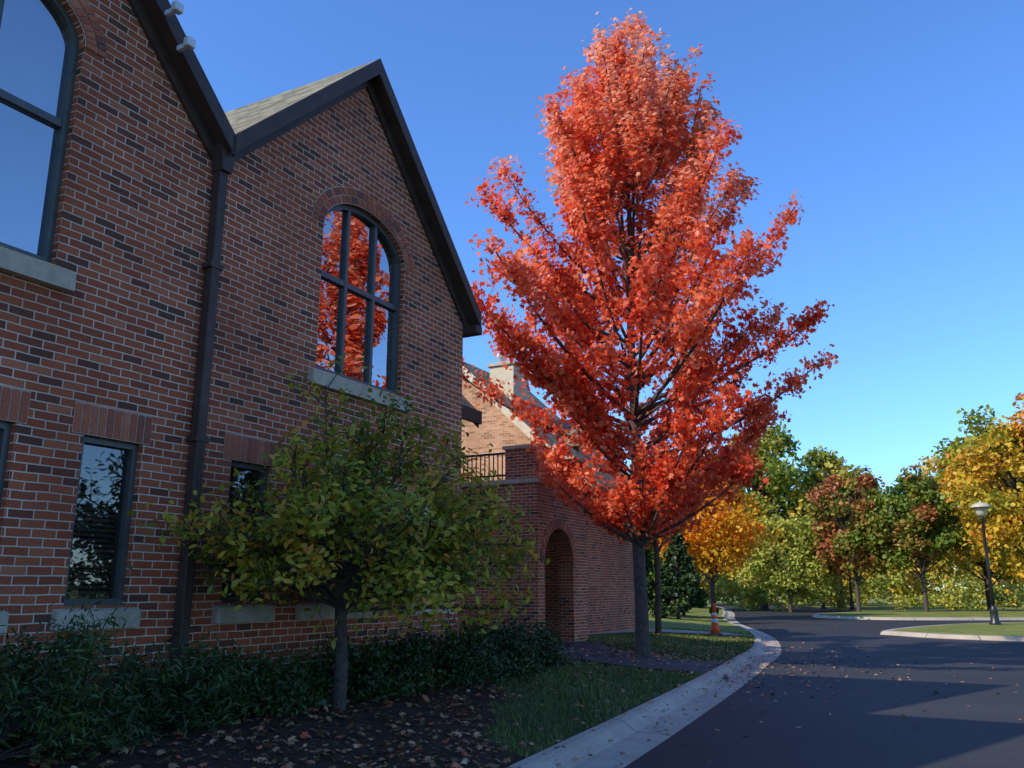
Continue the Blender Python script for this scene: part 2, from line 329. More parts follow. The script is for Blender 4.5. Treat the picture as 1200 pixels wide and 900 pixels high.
def island(name,P,mat):
    P=P+[P[0],P[1],P[2]]; C=catmull(P,.5); 
    n0=len(catmull(P[:2]+[P[2]],.5))
    C=C[: len(C)-n0+1]
    cen=C.mean(0); t=unit(np.gradient(C,axis=0)); nl=np.stack([-t[:,1],t[:,0]],1)
    if ((cen-C)*nl).sum()<0: nl=-nl
    pr=[(0,-.02),(0,.02),(.08,.13),(.32,.14),(.33,.13)]
    v=[];m=len(pr);n=len(C)
    for i in range(n):
        for o_,z_ in pr: v.append((C[i,0]+nl[i,0]*o_,C[i,1]+nl[i,1]*o_,z_))
    f=[(i*m+j,((i+1)%n)*m+j,((i+1)%n)*m+j+1,i*m+j+1) for i in range(n) for j in range(m-1)]
    e=empty(name)
    mesh_obj('kerb_ring',v,f,M_conc,e)
    vv=[(C[i,0]+nl[i,0]*.33,C[i,1]+nl[i,1]*.33,.13) for i in range(n)]+[(cen[0],cen[1],.3)]
    mesh_obj('grass_top',vv,[(i,(i+1)%n,n) for i in range(n)],M_grass,e,smooth=True)
island('traffic_island',[(13.2,32),(14.6,29),(19,26.6),(32,25),(46,26),(47,42),(30,42),(20,39)],M_grass)
island('traffic_island',[(17.2,50),(19,47),(24,46.2),(36,47.5),(56,52),(56,66),(30,62),(20,56)],M_grass)
# ------------------------------------------------------------------ house
RZ=math.atan2(UY,UX)
house=empty('brick_house',(-5.916,3.142,0),RZ)
def arch_pts(c,hw,zs,rise,n=18):
    return [(c+hw*math.cos(math.pi*k/n),zs+rise*math.sin(math.pi*k/n)) for k in range(n+1)]
def wall_holes(name,outer,holes,y,mat,parent):
    bm=bmesh.new(); edges=[]
    for loop in [outer]+holes:
        vs=[bm.verts.new((x,y,z)) for x,z in loop]
        for i in range(len(vs)): edges.append(bm.edges.new((vs[i],vs[(i+1)%len(vs)])))
    bmesh.ops.triangle_fill(bm,use_beauty=True,use_dissolve=False,edges=edges,normal=(0,-1,0))
    bm.normal_update()
    vs=[tuple(v.co) for v in bm.verts]; bm.verts.index_update(); fs=[tuple(v.index for v in f_.verts) for f_ in bm.faces]
    bm.free(); return mesh_obj(name,vs,fs,mat,parent)
def reveal(name,loop,y0,y1,mat,parent):
    n=len(loop); v=[(x,y0,z) for x,z in loop]+[(x,y1,z) for x,z in loop]
    return mesh_obj(name,v,[(i,(i+1)%n,n+(i+1)%n,n+i) for i in range(n)],mat,parent)
def frame_ring(name,loop,w,y0,y1,mat,parent):
    cx=sum(p[0] for p in loop)/len(loop); cz=sum(p[1] for p in loop)/len(loop); n=len(loop); inn=[]
    for i in range(n):
        a=Vector(loop[i-1]);b=Vector(loop[i]);c=Vector(loop[(i+1)%n])
        d1=(b-a).normalized(); d2=(c-b).normalized(); n1=Vector((-d1.y,d1.x)); n2=Vector((-d2.y,d2.x)); m=(n1+n2); m.normalize(); k=w/max(.4,m.dot(n1))
        if m.dot(Vector((cx,cz))-b)<0: m=-m
        inn.append((b.x+m.x*k,b.y+m.y*k))
    v=[(x,y0,z) for x,z in loop]+[(x,y0,z) for x,z in inn]+[(x,y1,z) for x,z in inn]
    f=[(i,(i+1)%n,n+(i+1)%n,n+i) for i in range(n)]+[(n+i,n+(i+1)%n,2*n+(i+1)%n,2*n+i) for i in range(n)]
    return mesh_obj(name,v,f,mat,parent)
def big_window(c,hw,z0,zs,rise,parent,shade=False,pre='',tf=.53):
    loop=[(c-hw,z0),(c+hw,z0)]+arch_pts(c,hw,zs,rise)
    reveal('window_reveal'+pre,loop,0,.16,M_brick,parent)
    frame_ring('window_frame'+pre,loop,.06,.07,.15,M_frame,parent)
    mesh_obj('window_glass'+pre,[(x,.13,z) for x,z in loop],[tuple(range(len(loop)))],M_glass,parent)
    top=lambda x: zs+rise*math.sqrt(max(0,1-((x-c)/hw)**2))
    for k,x in enumerate((c-hw/3,c+hw/3)):
        box('mullion'+pre+str(k),x-.027,x+.027,.08,.128,z0+.05,top(x)-.04,M_frame,parent)
    zt=z0+(zs+rise-z0)*tf
    for k in range(3):
        box('transom'+pre+str(k),c-hw+.05 if k==0 else c-hw/3+(k-1)*2*hw/3+.03,(c-hw/3+(k)*2*hw/3-.03) if k<2 else c+hw-.05,.083,.128,zt-.035,zt+.035,M_frame,parent)
    prismx('stone_sill'+pre,[(-.09,z0-.21),(-.09,z0-.05),(.10,z0+.0),(.10,z0-.21)],c-hw-.14,c+hw+.14,M_stone,parent)
    v=[];f=[]
    for ring,(r0,r1) in enumerate(((.012,.105),(.12,.215))):
        nb=int(math.pi*(hw+r0)*.85/.085)
        for k in range(nb):
            a0=math.pi*(k+.06)/nb; a1=math.pi*(k+.94)/nb
            q=[]
            for (a,r) in ((a0,r0),(a1,r0),(a1,r1),(a0,r1)):
                q.append((c+(hw+r)*math.cos(a),zs+(rise+r)*math.sin(a)))
            b=len(v); v+=[(x,-.02,z) for x,z in q]+[(x,.05,z) for x,z in q]; f+=[tuple(b+i for i in t) for t in [(0,1,2,3),(0,4,5,1),(1,5,6,2),(2,6,7,3),(3,7,4,0)]]
    mesh_obj('arch_bricks'+pre,v,f,M_ibrick,parent)
    o1=[(c+(hw+.225)*math.cos(math.pi*k/30),zs+(rise+.225)*math.sin(math.pi*k/30)) for k in range(31)]
    i1=[(c+(hw)*math.cos(math.pi*k/30),zs+(rise)*math.sin(math.pi*k/30)) for k in range(31)]
    mesh_obj('arch_mortar'+pre,[(x,-.008,z) for x,z in o1]+[(x,-.008,z) for x,z in i1],[(i,i+1,32+i,31+i) for i in range(30)],M_mortar,parent)
    if shade:
        box('roller_shade'+pre,c-hw-.02,c+hw+.02,.22,.23,zt-.02,zs+rise,M_shade,parent)
def low_window(x0,x1,z0,z1,parent,pre='',blinds=True):
    loop=[(x0,z0),(x1,z0),(x1,z1),(x0,z1)]
    reveal('window_reveal'+pre,loop,0,.15,M_brick,parent)
    frame_ring('window_frame'+pre,loop,.055,.06,.14,M_frame,parent)
    mesh_obj('window_glass'+pre,[(x,.12,z) for x,z in loop],[(0,1,2,3)],M_glass_low,parent)
    prismx('stone_sill'+pre,[(-.07,z0-.19),(-.07,z0-.04),(.08,z0),(.08,z0-.19)],x0-.1,x1+.1,M_stone,parent)
    v=[];f=[]; x=x0-.12
    while x<x1+.07:
        b=len(v); v+=boxv(x+.006,x+.072,-.014,.04,z1+.008,z1+.262); f+=[tuple(b+i for i in t) for t in BF]; x+=.08
    mesh_obj('soldier_lintel'+pre,v,f,M_ibrick,parent)
    mesh_obj('lintel_mortar'+pre,[(x0-.12,-.006,z1),(x,-.006,z1),(x,-.006,z1+.27),(x0-.12,-.006,z1+.27)],[(0,1,2,3)],M_mortar,parent)
    if blinds:
        v=[];f=[]; z=z0+.05
        while z<z1-.03:
            b=len(v); v+=[(x0+.05,.19,z),(x1-.05,.19,z),(x1-.05,.215,z+.03),(x0+.05,.215,z+.03)]; f.append((b,b+1,b+2,b+3)); z+=.045
        mesh_obj('blinds'+pre,v,f,M_blind,parent)
    return loop
LG=(.15,3.05,5.9); RG=(5.9,8.32,10.97); ZV=6.05; ZPA=8.85; ZPB=8.42; ZR=5.72
wL=dict(c=3.18,hw=1.09,z0=4.30,zs=6.42,rise=.55); wR=dict(c=8.50,hw=.87,z0=4.15,zs=6.0,rise=.52)
def loopof(w): return [(w['c']-w['hw'],w['z0']),(w['c']+w['hw'],w['z0'])]+arch_pts(w['c'],w['hw'],w['zs'],w['rise'])
lows=[(.95,1.6),(3.2,4.12),(4.72,5.33)]; lowsR=[(6.42,7.02),(7.62,8.72),(9.75,10.6)]
rect=lambda a,b: [(a,1.46),(b,1.46),(b,2.9),(a,2.9)]
wall_holes('front_wall_a',[(LG[0],-.2),(LG[2],-.2),(LG[2],ZV),(LG[1],ZPA),(LG[0],ZV)],[loopof(wL)]+[rect(a,b) for a,b in lows],0,M_brick,house)
wall_holes('front_wall_b',[(RG[0],-.2),(RG[2],-.2),(RG[2],ZR),(RG[1],ZPB),(RG[0],ZV)],[loopof(wR)]+[rect(a,b) for a,b in lowsR],0,M_brick,house)
big_window(**wL,parent=house,shade=True,pre='_a',tf=.50); big_window(**wR,parent=house,pre='_b')
for k,(a,b) in enumerate(lows+lowsR): low_window(a,b,1.46,2.9,house,'_%d'%k)
DEP=9
def sheet(name,v,mat,parent): return mesh_obj(name,v,[tuple(range(len(v)))],mat,parent)
sheet('side_wall_a',[(RG[2],0,-.2),(RG[2],DEP,-.2),(RG[2],DEP,ZR),(RG[2],0,ZR)],M_brick,house)
sheet('side_wall_b',[(LG[0],0,-.2),(LG[0],DEP,-.2),(LG[0],DEP,ZV),(LG[0],0,ZV)],M_brick,house)
mesh_obj('rear_wall',[(LG[0],DEP,-.2),(RG[2],DEP,-.2),(RG[2],DEP,ZR),(RG[1],DEP,ZPB),(RG[0],DEP,ZV),(LG[1],DEP,ZPA),(LG[0],DEP,ZV)],[(0,1,2,3,4,5,6)],M_brick,house)
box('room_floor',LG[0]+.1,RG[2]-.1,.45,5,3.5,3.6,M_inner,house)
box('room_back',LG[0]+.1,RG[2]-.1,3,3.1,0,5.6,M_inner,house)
def roofgable(x0,xc,x1,ze0,zp,ze1,pre,over=.2,ex0=.0,ex1=.0):
    def ext(xa,za,xb,zb,e):
        sl=(za-zb)/(xa-xb); return xa+e,za+sl*e
    xl,zl=ext(x0,ze0,xc,zp,-ex0); xr,zr=ext(x1,ze1,xc,zp,ex1); t=.13; off=.07
    prism('roof_left'+pre,[(xl,zl+off+.05),(xc,zp+off+.05),(xc,zp+off+t*1.25),(xl,zl+off+t)],-over,DEP+.2,M_shingle,house)
    prism('roof_right'+pre,[(xc,zp+off+.05),(xr,zr+off+.05),(xr,zr+off+t),(xc,zp+off+t*1.25)],-over,DEP+.2,M_shingle,house)
    for nm,(xa,za) in (('rake_left',(xl,zl)),('rake_right',(xr,zr))):
        d=1 if xa>xc else -1
        prism(nm+pre,[(xc,zp+off+t*1.3),(xa+.02*d,za+off+t+.02),(xa+.02*d,za+off-.07),(xc,zp+off-.07)],-over-.04,-over,M_trim,house)
        prism(nm+'_soffit'+pre,[(xc,zp+off+.04),(xa,za+off+.04),(xa,za+off-.03),(xc,zp+off-.03)],-over,-.002,M_trim,house)
        prism(nm+'_frieze'+pre,[(xc,zp+off-.035),(xa,za+off-.035),(xa,za-.13),(xc,zp-.13)],-.045,-.003,M_trim,house)
roofgable(LG[0],LG[1],LG[2],ZV,ZPA,ZV,'_a',ex0=.3)
roofgable(RG[0],RG[1],RG[2],ZV,ZPB,ZR,'_b',ex1=.14)
box('eave_return',RG[2]+.02,RG[2]+.20,-.24,DEP,5.46,5.60,M_trim,house,.02)
box('downspout',5.84,5.95,-.13,-.02,.35,5.9,M_trim,house,.012)
prism('leader_head',[(5.79,6.16),(6.0,6.16),(5.96,5.88),(5.83,5.88)],-.17,-.01,M_trim,house)
for k,z in enumerate((1.2,3.0,4.8)): box('downspout_strap_%d'%k,5.81,5.98,-.14,-.006,z,z+.05,M_trim,house)
for k,(s_,z_) in enumerate(((4.90,7.12),(5.08,6.84))):
    box('floodlight_arm_%d'%k,s_-.02,s_+.02,-.36,-.245,z_-.05,z_+.0,M_white,house)
    box('floodlight_%d'%k,s_-.05,s_+.05,-.44,-.362,z_-.06,z_+.04,M_white,house,.015)
WE=13.2
sheet('wing_wall',[(RG[2],1.6,-.2),(WE,1.6,-.2),(WE,1.6,4.75),(RG[2],1.6,4.75)],M_brick,house)
sheet('wing_side_raised_for_shade',[(WE,1.6,-.2),(WE,11,-.2),(WE,11,4.75),(WE,6.3,9.55),(WE,1.6,4.75)],M_brick,house)  # gable raised out of view to carry the shading roof
prismx('wing_roof_raised_for_shade',[(1.2,4.62),(6.3,9.75),(6.3,9.9),(1.2,4.78)],RG[2]+.01,WE+.3,M_shingle,house)  # eave is real; hidden ridge raised so its shadow covers the portico
prismx('wing_back_slope_for_shade',[(6.3,9.75),(11.4,4.62),(11.4,4.78),(6.3,9.9)],RG[2]+.01,WE+.3,M_shingle,house)  # unseen rear slope, added to shade the portico
prismx('wing_fascia',[(1.12,4.56),(1.19,4.56),(1.19,4.8),(1.12,4.8)],RG[2]+.01,WE+.32,M_trim,house)
prismx('wing_rake',[(1.2,4.5),(6.3,9.6),(6.3,9.93),(1.2,4.8)],WE+.3,WE+.35,M_trim,house)
# ------------------------------------------------------------------ far house with portico
far=empty('brick_house',(-5.916,3.142,0),RZ)
ax=[(18.15,.3),(19.75,.3),(19.75,2.2)]+[(18.95+.8*math.cos(math.pi*k/14),2.2+.8*math.sin(math.pi*k/14)) for k in range(1,15)]
wall_holes('portico_front',[(17.8,-.1),(20.6,-.1),(20.6,4.0),(17.8,4.0)],[ax],2.1,M_brick,far)
reveal('portico_reveal',ax,2.1,2.5,M_brick,far)
wall_holes('portico_inner',[(17.9,-.1),(20.5,-.1),(20.5,4.0),(17.9,4.0)],[[((18.95+(x-18.95)*.999),z) for x,z in ax]],2.5,M_brick,far)
v=[];f=[]
for k in range(17):
    a0=math.pi*(k+.06)/17; a1=math.pi*(k+.94)/17; q=[(18.95+r*math.cos(a),2.2+r*math.sin(a)) for a,r in ((a0,.815),(a1,.815),(a1,1.03),(a0,1.03))]
    b=len(v); v+=[(x,2.08,z) for x,z in q]+[(x,2.15,z) for x,z in q]; f+=[tuple(b+i for i in t) for t in [(0,1,2,3),(0,4,5,1),(1,5,6,2),(2,6,7,3),(3,7,4,0)]]
mesh_obj('portico_arch_bricks',v,f,M_ibrick,far)
box('portico_door',18.2,19.7,3.4,3.5,.3,3.1,M_trim,far); 
sheet('portico_side',[(17.8,2.1,-.1),(17.8,9,-.1),(17.8,9,4.0),(17.8,2.1,4.0)],M_brick,far)
sheet('portico_side_b',[(20.6,2.1,-.1),(20.6,9,-.1),(20.6,9,4.0),(20.6,2.1,4.0)],M_brick,far)
box('portico_deck',17.75,20.65,2.05,9,4.0,4.1,M_stone,far)
box('portico_pier_a',17.8,18.5,2.12,2.95,4.1,4.82,M_brick,far); box('pier_cap_a',17.75,18.55,2.07,3.0,4.82,4.9,M_stone,far)
box('portico_pier_b',19.9,20.58,2.12,2.95,4.1,4.82,M_brick,far); box('pier_cap_b',19.85,20.63,2.07,3.0,4.82,4.9,M_stone,far)
v=[];f=[]
def addb(*a):
    b=len(v); v.extend(boxv(*a)); f.extend([tuple(b+i for i in t) for t in BF])
addb(17.84,17.89,2.95,8,4.72,4.77); addb(17.84,17.89,2.95,8,4.2,4.24)
y=3.05
while y<8: addb(17.853,17.877,y,y+.022,4.1,4.72); y+=.12
addb(18.5,19.9,2.3,2.35,4.72,4.77); x=18.6
while x<19.9: addb(x,x+.022,2.313,2.337,4.1,4.72); x+=.12
mesh_obj('balcony_railing',v,f,M_black,far)
GS=23.0; e0,ez,ap,az_=3.2,4.6,7.5,8.62
gx1=27.7; bk=11.8
sheet('gable_end',[(GS,e0,-.1),(GS,bk,-.1),(GS,bk,ez),(GS,ap,az_),(GS,e0,ez)],M_brick2,far)
sheet('gable_end_far',[(gx1,e0,-.1),(gx1,bk,-.1),(gx1,bk,ez),(gx1,ap,az_),(gx1,e0,ez)],M_brick,far)
sheet('long_wall',[(GS,e0,-.1),(gx1,e0,-.1),(gx1,e0,ez),(GS,e0,ez)],M_brick,far)
sl=(az_-ez)/(ap-e0)
prismx('far_roof',[(e0-.4,ez-.4*sl+.1),(ap,az_+.1),(ap,az_+.25),(e0-.4,ez-.4*sl+.25)],GS-.3,gx1+.3,M_shingle,far)
prismx('far_roof_back',[(ap,az_+.1),(bk+.4,ez-.3),(bk+.4,ez-.15),(ap,az_+.25)],GS-.3,gx1+.3,M_shingle,far)
prismx('far_rake',[(e0-.45,ez-.45*sl-.06),(ap,az_-.06),(ap,az_+.27),(e0-.45,ez-.45*sl+.27)],GS-.36,GS-.3,M_cream,far)
box('far_gutter',GS-.2,gx1+.3,e0-.5,e0-.4,ez-.4*sl+.0,ez-.4*sl+.16,M_trim,far)
box('chimney',24.0,25.1,6.0,6.9,5,8.75,M_cream,far,.02); box('chimney_cap',23.93,25.17,5.93,6.97,8.75,8.87,M_stone,far,.02)
lathe('chimney_flue',[(.12,0),(.12,.22),(.17,.24),(.17,.34),(.05,.4)],M_white,far,12,(24.3,6.6,8.87))
for k,s0 in enumerate((25.3,)):
    yd=4.3; zd=ez+(yd-e0)*sl
    prism('dormer_%d'%k,[(s0,zd-.3),(s0+1.8,zd-.3),(s0+1.8,zd+.6),(s0+.9,zd+1.4),(s0,zd+.6)],yd,yd+2.2,M_brick2,far)
    prism('dormer_roof_l%d'%k,[(s0-.2,zd+.45),(s0+.9,zd+1.45),(s0+.9,zd+1.57),(s0-.2,zd+.57)],yd-.2,yd+2.4,M_shingle,far)
    prism('dormer_roof_r%d'%k,[(s0+2,zd+.45),(s0+.9,zd+1.45),(s0+.9,zd+1.57),(s0+2,zd+.57)],yd-.2,yd+2.4,M_shingle,far)
    box('dormer_window_%d'%k,s0+.5,s0+1.3,yd-.04,yd-.01,zd-.1,zd+.6,M_frame,far)
# ------------------------------------------------------------------ trees
def bez(a,c,b,n=7): return [a*(1-t)**2+c*2*t*(1-t)+b*t*t for t in [i/(n-1) for i in range(n)]]
def grow(name,branches,trunkpts,trunkr,subs,nleaf,sublen,lsize,tmpl,mat,bark,loc,up=.35,spread=.11,vfun=None,tmin=.25,nsides=10,clear=None,upn=.65,outn=.45):
    e=empty(name,loc); tb=Tubes(); tb.add(trunkpts,trunkr,nsides)
    C=[];V=[]
    for (a,c,b,r0) in branches:
        P=bez(a,c,b); m=len(P); tb.add(P,[r0*(1-.85*i/(m-1))+.004 for i in range(m)],6)
        Lb=(b-a).length; bv=random.gauss(0,.10)
        for k in range(int(subs*max(.35,Lb/3))):
            t=tmin+(1-tmin)*random.random()**.75; p=a*(1-t)**2+c*2*t*(1-t)+b*t*t
            d=(b-a).normalized()*.55+Vector((random.gauss(0,.6),random.gauss(0,.6),random.gauss(up,.35))); d.normalize()
            l=sublen*(1.15-.45*t)*random.uniform(.5,1.2); q=p+d*l; mid=p+d*l*.5+Vector((0,0,.04))
            tb.add([p,mid,q],[.008,.005,.003],3)
            sv=bv+random.gauss(0,.10)
            for j in range(nleaf):
                u=random.random()**.7; C.append((p+(q-p)*u)); V.append(sv)
    tb.build('trunk_and_limbs',bark,e)
    C=np.array([tuple(c) for c in C]); C+=rng.normal(0,spread,C.shape)
    nrm=rng.normal(0,.55,C.shape); nrm[:,2]+=upn
    cen=C.mean(0); nrm+=unit(C-cen)*outn
    V=np.array(V)+rng.normal(0,.16,len(C)); 
    V=vfun(C,V) if vfun else V+.5
    if clear is not None: 
        k=clear(C+np.array(loc)); C,nrm,V=C[k],nrm[k],V[k]
    leaves('leaves',C,nrm,lsize*rng.uniform(.65,1.25,len(C)),tmpl,V,mat,e)
    return e
mx_,my_=2.74,18.8; mz=float(hgt(mx_,my_)[0])-.03
zr=[2.6,3.4,4.4,5.4,6.3,7.3,8.3,9.4,11.2,12.6,13.6,14.3,15.0]; rr=[.9,2.0,3.1,3.9,4.4,4.55,4.05,3.5,2.85,2.15,1.6,1.0,.2]
def prof_r(z): return float(np.interp(z,zr,rr))
br=[]
nb=128
for i in range(nb):
    t=(i+.5)/nb; zt=2.6+12.0*t**1.0; az=i*2.399+random.gauss(0,.3)
    rad=prof_r(zt)*random.uniform(.42,1.08)*(1+.10*math.sin(3*az+zt))
    if zt<6.0 and math.cos(az)<0: rad*=1-.22*abs(math.cos(az))
    rise=.5+.42*rad+ (1.7 if zt>8 else .2)*random.uniform(.4,1)*min(1,t*1.6)
    z0=max(2.1+.6*random.random(),zt-rise); z0=min(z0,12.4)
    ex=math.cos(az)*rad; ey=math.sin(az)*rad
    a=Vector((0,0,z0)); b=Vector((ex,ey,zt)); c=Vector((ex*.6,ey*.6,z0+(zt-z0)*.35))
    br.append((a,c,b,.013+.008*rad+.012*(1-t)))
for (ox,oy,zt) in ((-1.1,.2,13.6),(1.2,-.1,13.6),(.6,.5,14.2),(-.35,-.4,14.2),(0.2,0,15.0),(1.9,.3,12.6),(-1.7,0,12.3),(1.6,-.6,13.0),(-1.3,-.5,12.9)):
    a=Vector((ox*.1,oy*.1,7.5)); b=Vector((ox+.15,oy,zt)); c=Vector((ox*.8,oy*.8,10.5)); br.append((a,c,b,.045))
trp=[(0,0,0),(0,0,.25),(.01,0,1.0),(-.02,0,2.6),(.02,.03,4.5),(-.03,0,7),(.04,0,9.5),(.0,0,12.5),(.1,0,14.2)]
trr=[.21,.155,.14,.13,.115,.09,.06,.03,.01]
def vm(C,V): return V+.30+.40*ss((C[:,2]-5)/8)+.08*np.sin(C[:,0]*2)  # upper crown paler: sunlit highlights painted into the leaf colour by height
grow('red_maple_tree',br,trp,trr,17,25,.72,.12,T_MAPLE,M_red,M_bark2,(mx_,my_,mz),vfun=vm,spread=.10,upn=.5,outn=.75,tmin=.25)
def round_branches(n,z0,z1,rx,H,cz,rz,axis=None,zlo=-.6,off=0):
    out=[]
    for i in range(n):
        az=i*2.399+random.gauss(0,.2); ph=random.uniform(zlo,1); q=math.sqrt(max(0,1-ph*ph)); k=random.uniform(.6,1.08)
        b=Vector((math.cos(az)*q*rx[0]*k+off,math.sin(az)*q*rx[1]*k,cz+ph*rz*k))
        if axis: b=Vector((b.x*axis[0]-b.y*axis[1],b.x*axis[1]+b.y*axis[0],b.z))
        s=random.uniform(z0,z1); s=min(s,b.z) if b.z>z0 else z0
        a=Vector((0,0,s)); c=Vector((b.x*.55,b.y*.55,max(s,b.z)+.05 if b.z<s+.5 else s+(b.z-s)*.6)); out.append((a,c,b,.012+.007*(b-a).length/2))
    return out
grow('red_maple_tree',round_branches(24,2.2,4.2,(1.5,1.5),7,4.4,2.0),[(0,0,0),(.05,0,2),(0,0,4),(0,0,6)],[.10,.08,.05,.015],12,16,.55,.13,T_MAPLE,M_red,M_bark2,(4.35,26.5,.3),vfun=lambda C,V:V+.25)
def sc(v_): return Vector((v_.x*1.0,v_.y*1.2,v_.z*1.12))
br2=[(sc(a),sc(c),sc(b),r) for a,c,b,r in br[::2]]
grow('red_maple_tree',br2,trp,trr,12,18,.9,.22,T_QUAD,M_red,M_bark2,(17.5,18.4,0),vfun=vm,outn=.8)
sx_,sy_=-1.70,8.85; sz=float(hgt(sx_,sy_)[0])-.02
brs=round_branches(66,.85,1.45,(2.35,1.5),3,1.58,1.15,axis=(UX,UY),zlo=-.62,off=.42)
for k in range(9):
    a_=random.uniform(-1.0,1.9); b_=random.uniform(-.5,.3); b=Vector((a_*UX-b_*UY,a_*UY+b_*UX,random.uniform(2.5,3.1))); brs.append((Vector((b.x*.2,b.y*.2,1.5)),Vector((b.x*.9,b.y*.9,2.1)),b,.010))
def wallclear(P):
    s_,i_=toS(P[:,0],P[:,1]); return i_<-.12
def vs(C,V): return V*1.2+.55+.25*rng.normal(size=len(C))*(rng.random(len(C))<.3)
grow('ornamental_tree',brs,[(0,0,0),(.02,0,.4),(-.01,0,.95),(.0,0,1.5),(.05,0,2.2)],[.082,.066,.056,.04,.02],23,17,.5,.086,T_LEAF,M_oliv,M_bark,(sx_,sy_,sz),spread=.08,vfun=vs,clear=wallclear,up=.12)
def clump_tree(name,x,y,z0,H,r,mat,nclump=46,nleaf=170,lsize=.3,base=.28,trunk=.16,bias=0,conical=False,squash=1.0,spread=.30):
    e=empty(name,(x,y,z0)); tb=Tubes(); tb.add([(0,0,-.1),(0,0,H*.2),(.05,0,H*.5),(0,0,H*.85)],[trunk*1.2,trunk,trunk*.7,trunk*.15],8)
    cz=H*(base+1)/2; rz=H*(1-base)/2; C=[];V=[]
    for k in range(nclump):
        ph=random.uniform(-1,1); az=random.uniform(0,2*math.pi); q=math.sqrt(1-ph*ph); kk=random.uniform(.45,.95)
        if conical: zz=random.random(); w=(1-zz)*r*random.uniform(.5,1); c=(math.cos(az)*w,math.sin(az)*w,H*(base+(1-base)*zz*.93))
        else: c=(math.cos(az)*q*r*kk*(1-.12*ph),math.sin(az)*q*r*kk*(1-.12*ph),cz+ph*rz*kk)
        cr=r*spread*random.uniform(.6,1.25)*(.7 if conical else 1)
        tb.add([(0,0,max(H*base*.8,c[2]*.55)),(c[0]*.5,c[1]*.5,c[2]*.8),c],[trunk*.35,trunk*.2,.01],4)
        d=unit(rng.normal(size=(nleaf,3)))*cr*rng.uniform(.35,1.1,(nleaf,1)); d[:,2]*=.75*squash
        C.append(d+np.array(c)); V.append(np.full(nleaf,random.gauss(.45+bias,.2))+rng.normal(0,.12,nleaf))
    tb.build('trunk_and_limbs',M_bark,e)
    C=np.concatenate(C); V=np.concatenate(V); nrm=rng.normal(0,.6,C.shape); nrm[:,2]+=.5
    leaves('leaves',C,nrm,lsize*rng.uniform(.6,1.3,len(C)),T_QUAD,V,mat,e); return e
clump_tree('yellow_maple_tree',10.8,47.5,.15,8.6,3.5,M_yellow,90,170,.2,.22,.12,bias=0)
clump_tree('oak_tree',20.5,72,0,15,5.4,M_green,80,160,.4,.2,.3,bias=.15)
clump_tree('oak_tree',27.5,74,0,13.2,4.2,M_green,70,160,.4,.2,.3,bias=.1)
clump_tree('oak_tree',11,66,0,10.5,4.2,M_green,60,150,.4,.1,.3,bias=.05)
clump_tree('willow_tree',19.5,62,0,7,3.2,M_lime,70,170,.24,.05,.12)
clump_tree('pear_tree',22.9,58.5,.2,9.3,2.9,M_rg,70,170,.26,.2,.13,bias=.12)
clump_tree('pear_tree',26.2,56,.2,9.3,2.7,M_rg,70,170,.26,.16,.13,bias=-.14)
clump_tree('ash_tree',30.2,50.5,.25,12.6,4.3,M_orange_l,110,180,.28,.1,.2,bias=.1)
clump_tree('ash_tree',33.5,62,0,13,5,M_orange_l,80,150,.36,.12,.2,bias=0)
clump_tree('ash_tree',38,52,0,14,5,M_orange_l,60,120,.38,.15,.2)
clump_tree('spruce_tree',7.6,40.5,.3,4.6,1.3,M_shrub,60,150,.16,.03,.08,conical=True)
clump_tree('spruce_tree',8.9,46,.3,4.2,1.6,M_shrub,60,150,.18,.03,.08,conical=True)
clump_tree('spruce_tree',5.6,43,.3,5.6,2.0,M_shrub,60,150,.2,.03,.08,conical=True)
C=[];V=[]
for k in range(420):
    x=random.uniform(-30,85); y=random.uniform(84,104)+abs(x-25)*-.15; h=random.uniform(1,7.5)*(1.15 if random.random()<.25 else .8)
    cr=random.uniform(1.4,2.6); n_=120; d=unit(rng.normal(size=(n_,3)))*cr*rng.uniform(.4,1.1,(n_,1)); d[:,2]*=.8
    C.append(d+np.array((x,y,h))); V.append(np.full(n_,random.gauss(.45,.28))+rng.normal(0,.1,n_))
C=np.concatenate(C);V=np.concatenate(V); nrm=rng.normal(0,.6,C.shape); nrm[:,2]+=.4; nrm[:,1]-=.4
leaves('distant_trees',C,nrm,.5*rng.uniform(.6,1.3,len(C)),T_QUAD,V,M_orange_l)
C=[];V=[]
for k in range(130):
    x=random.uniform(14,58); y=66+random.uniform(-2,3)+.1*x; h=random.uniform(.2,2.4); cr=random.uniform(.6,1.2); n_=110
    d=unit(rng.normal(size=(n_,3)))*cr*rng.uniform(.4,1.1,(n_,1)); d[:,2]*=.7; C.append(d+np.array((x,y,h))); V.append(np.full(n_,random.gauss(.4,.2))+rng.normal(0,.1,n_))
C=np.concatenate(C);V=np.concatenate(V); nrm=rng.normal(0,.6,C.shape); nrm[:,2]+=.4
leaves('hedge',C,nrm,.24*rng.uniform(.6,1.3,len(C)),T_QUAD,V,M_lime)
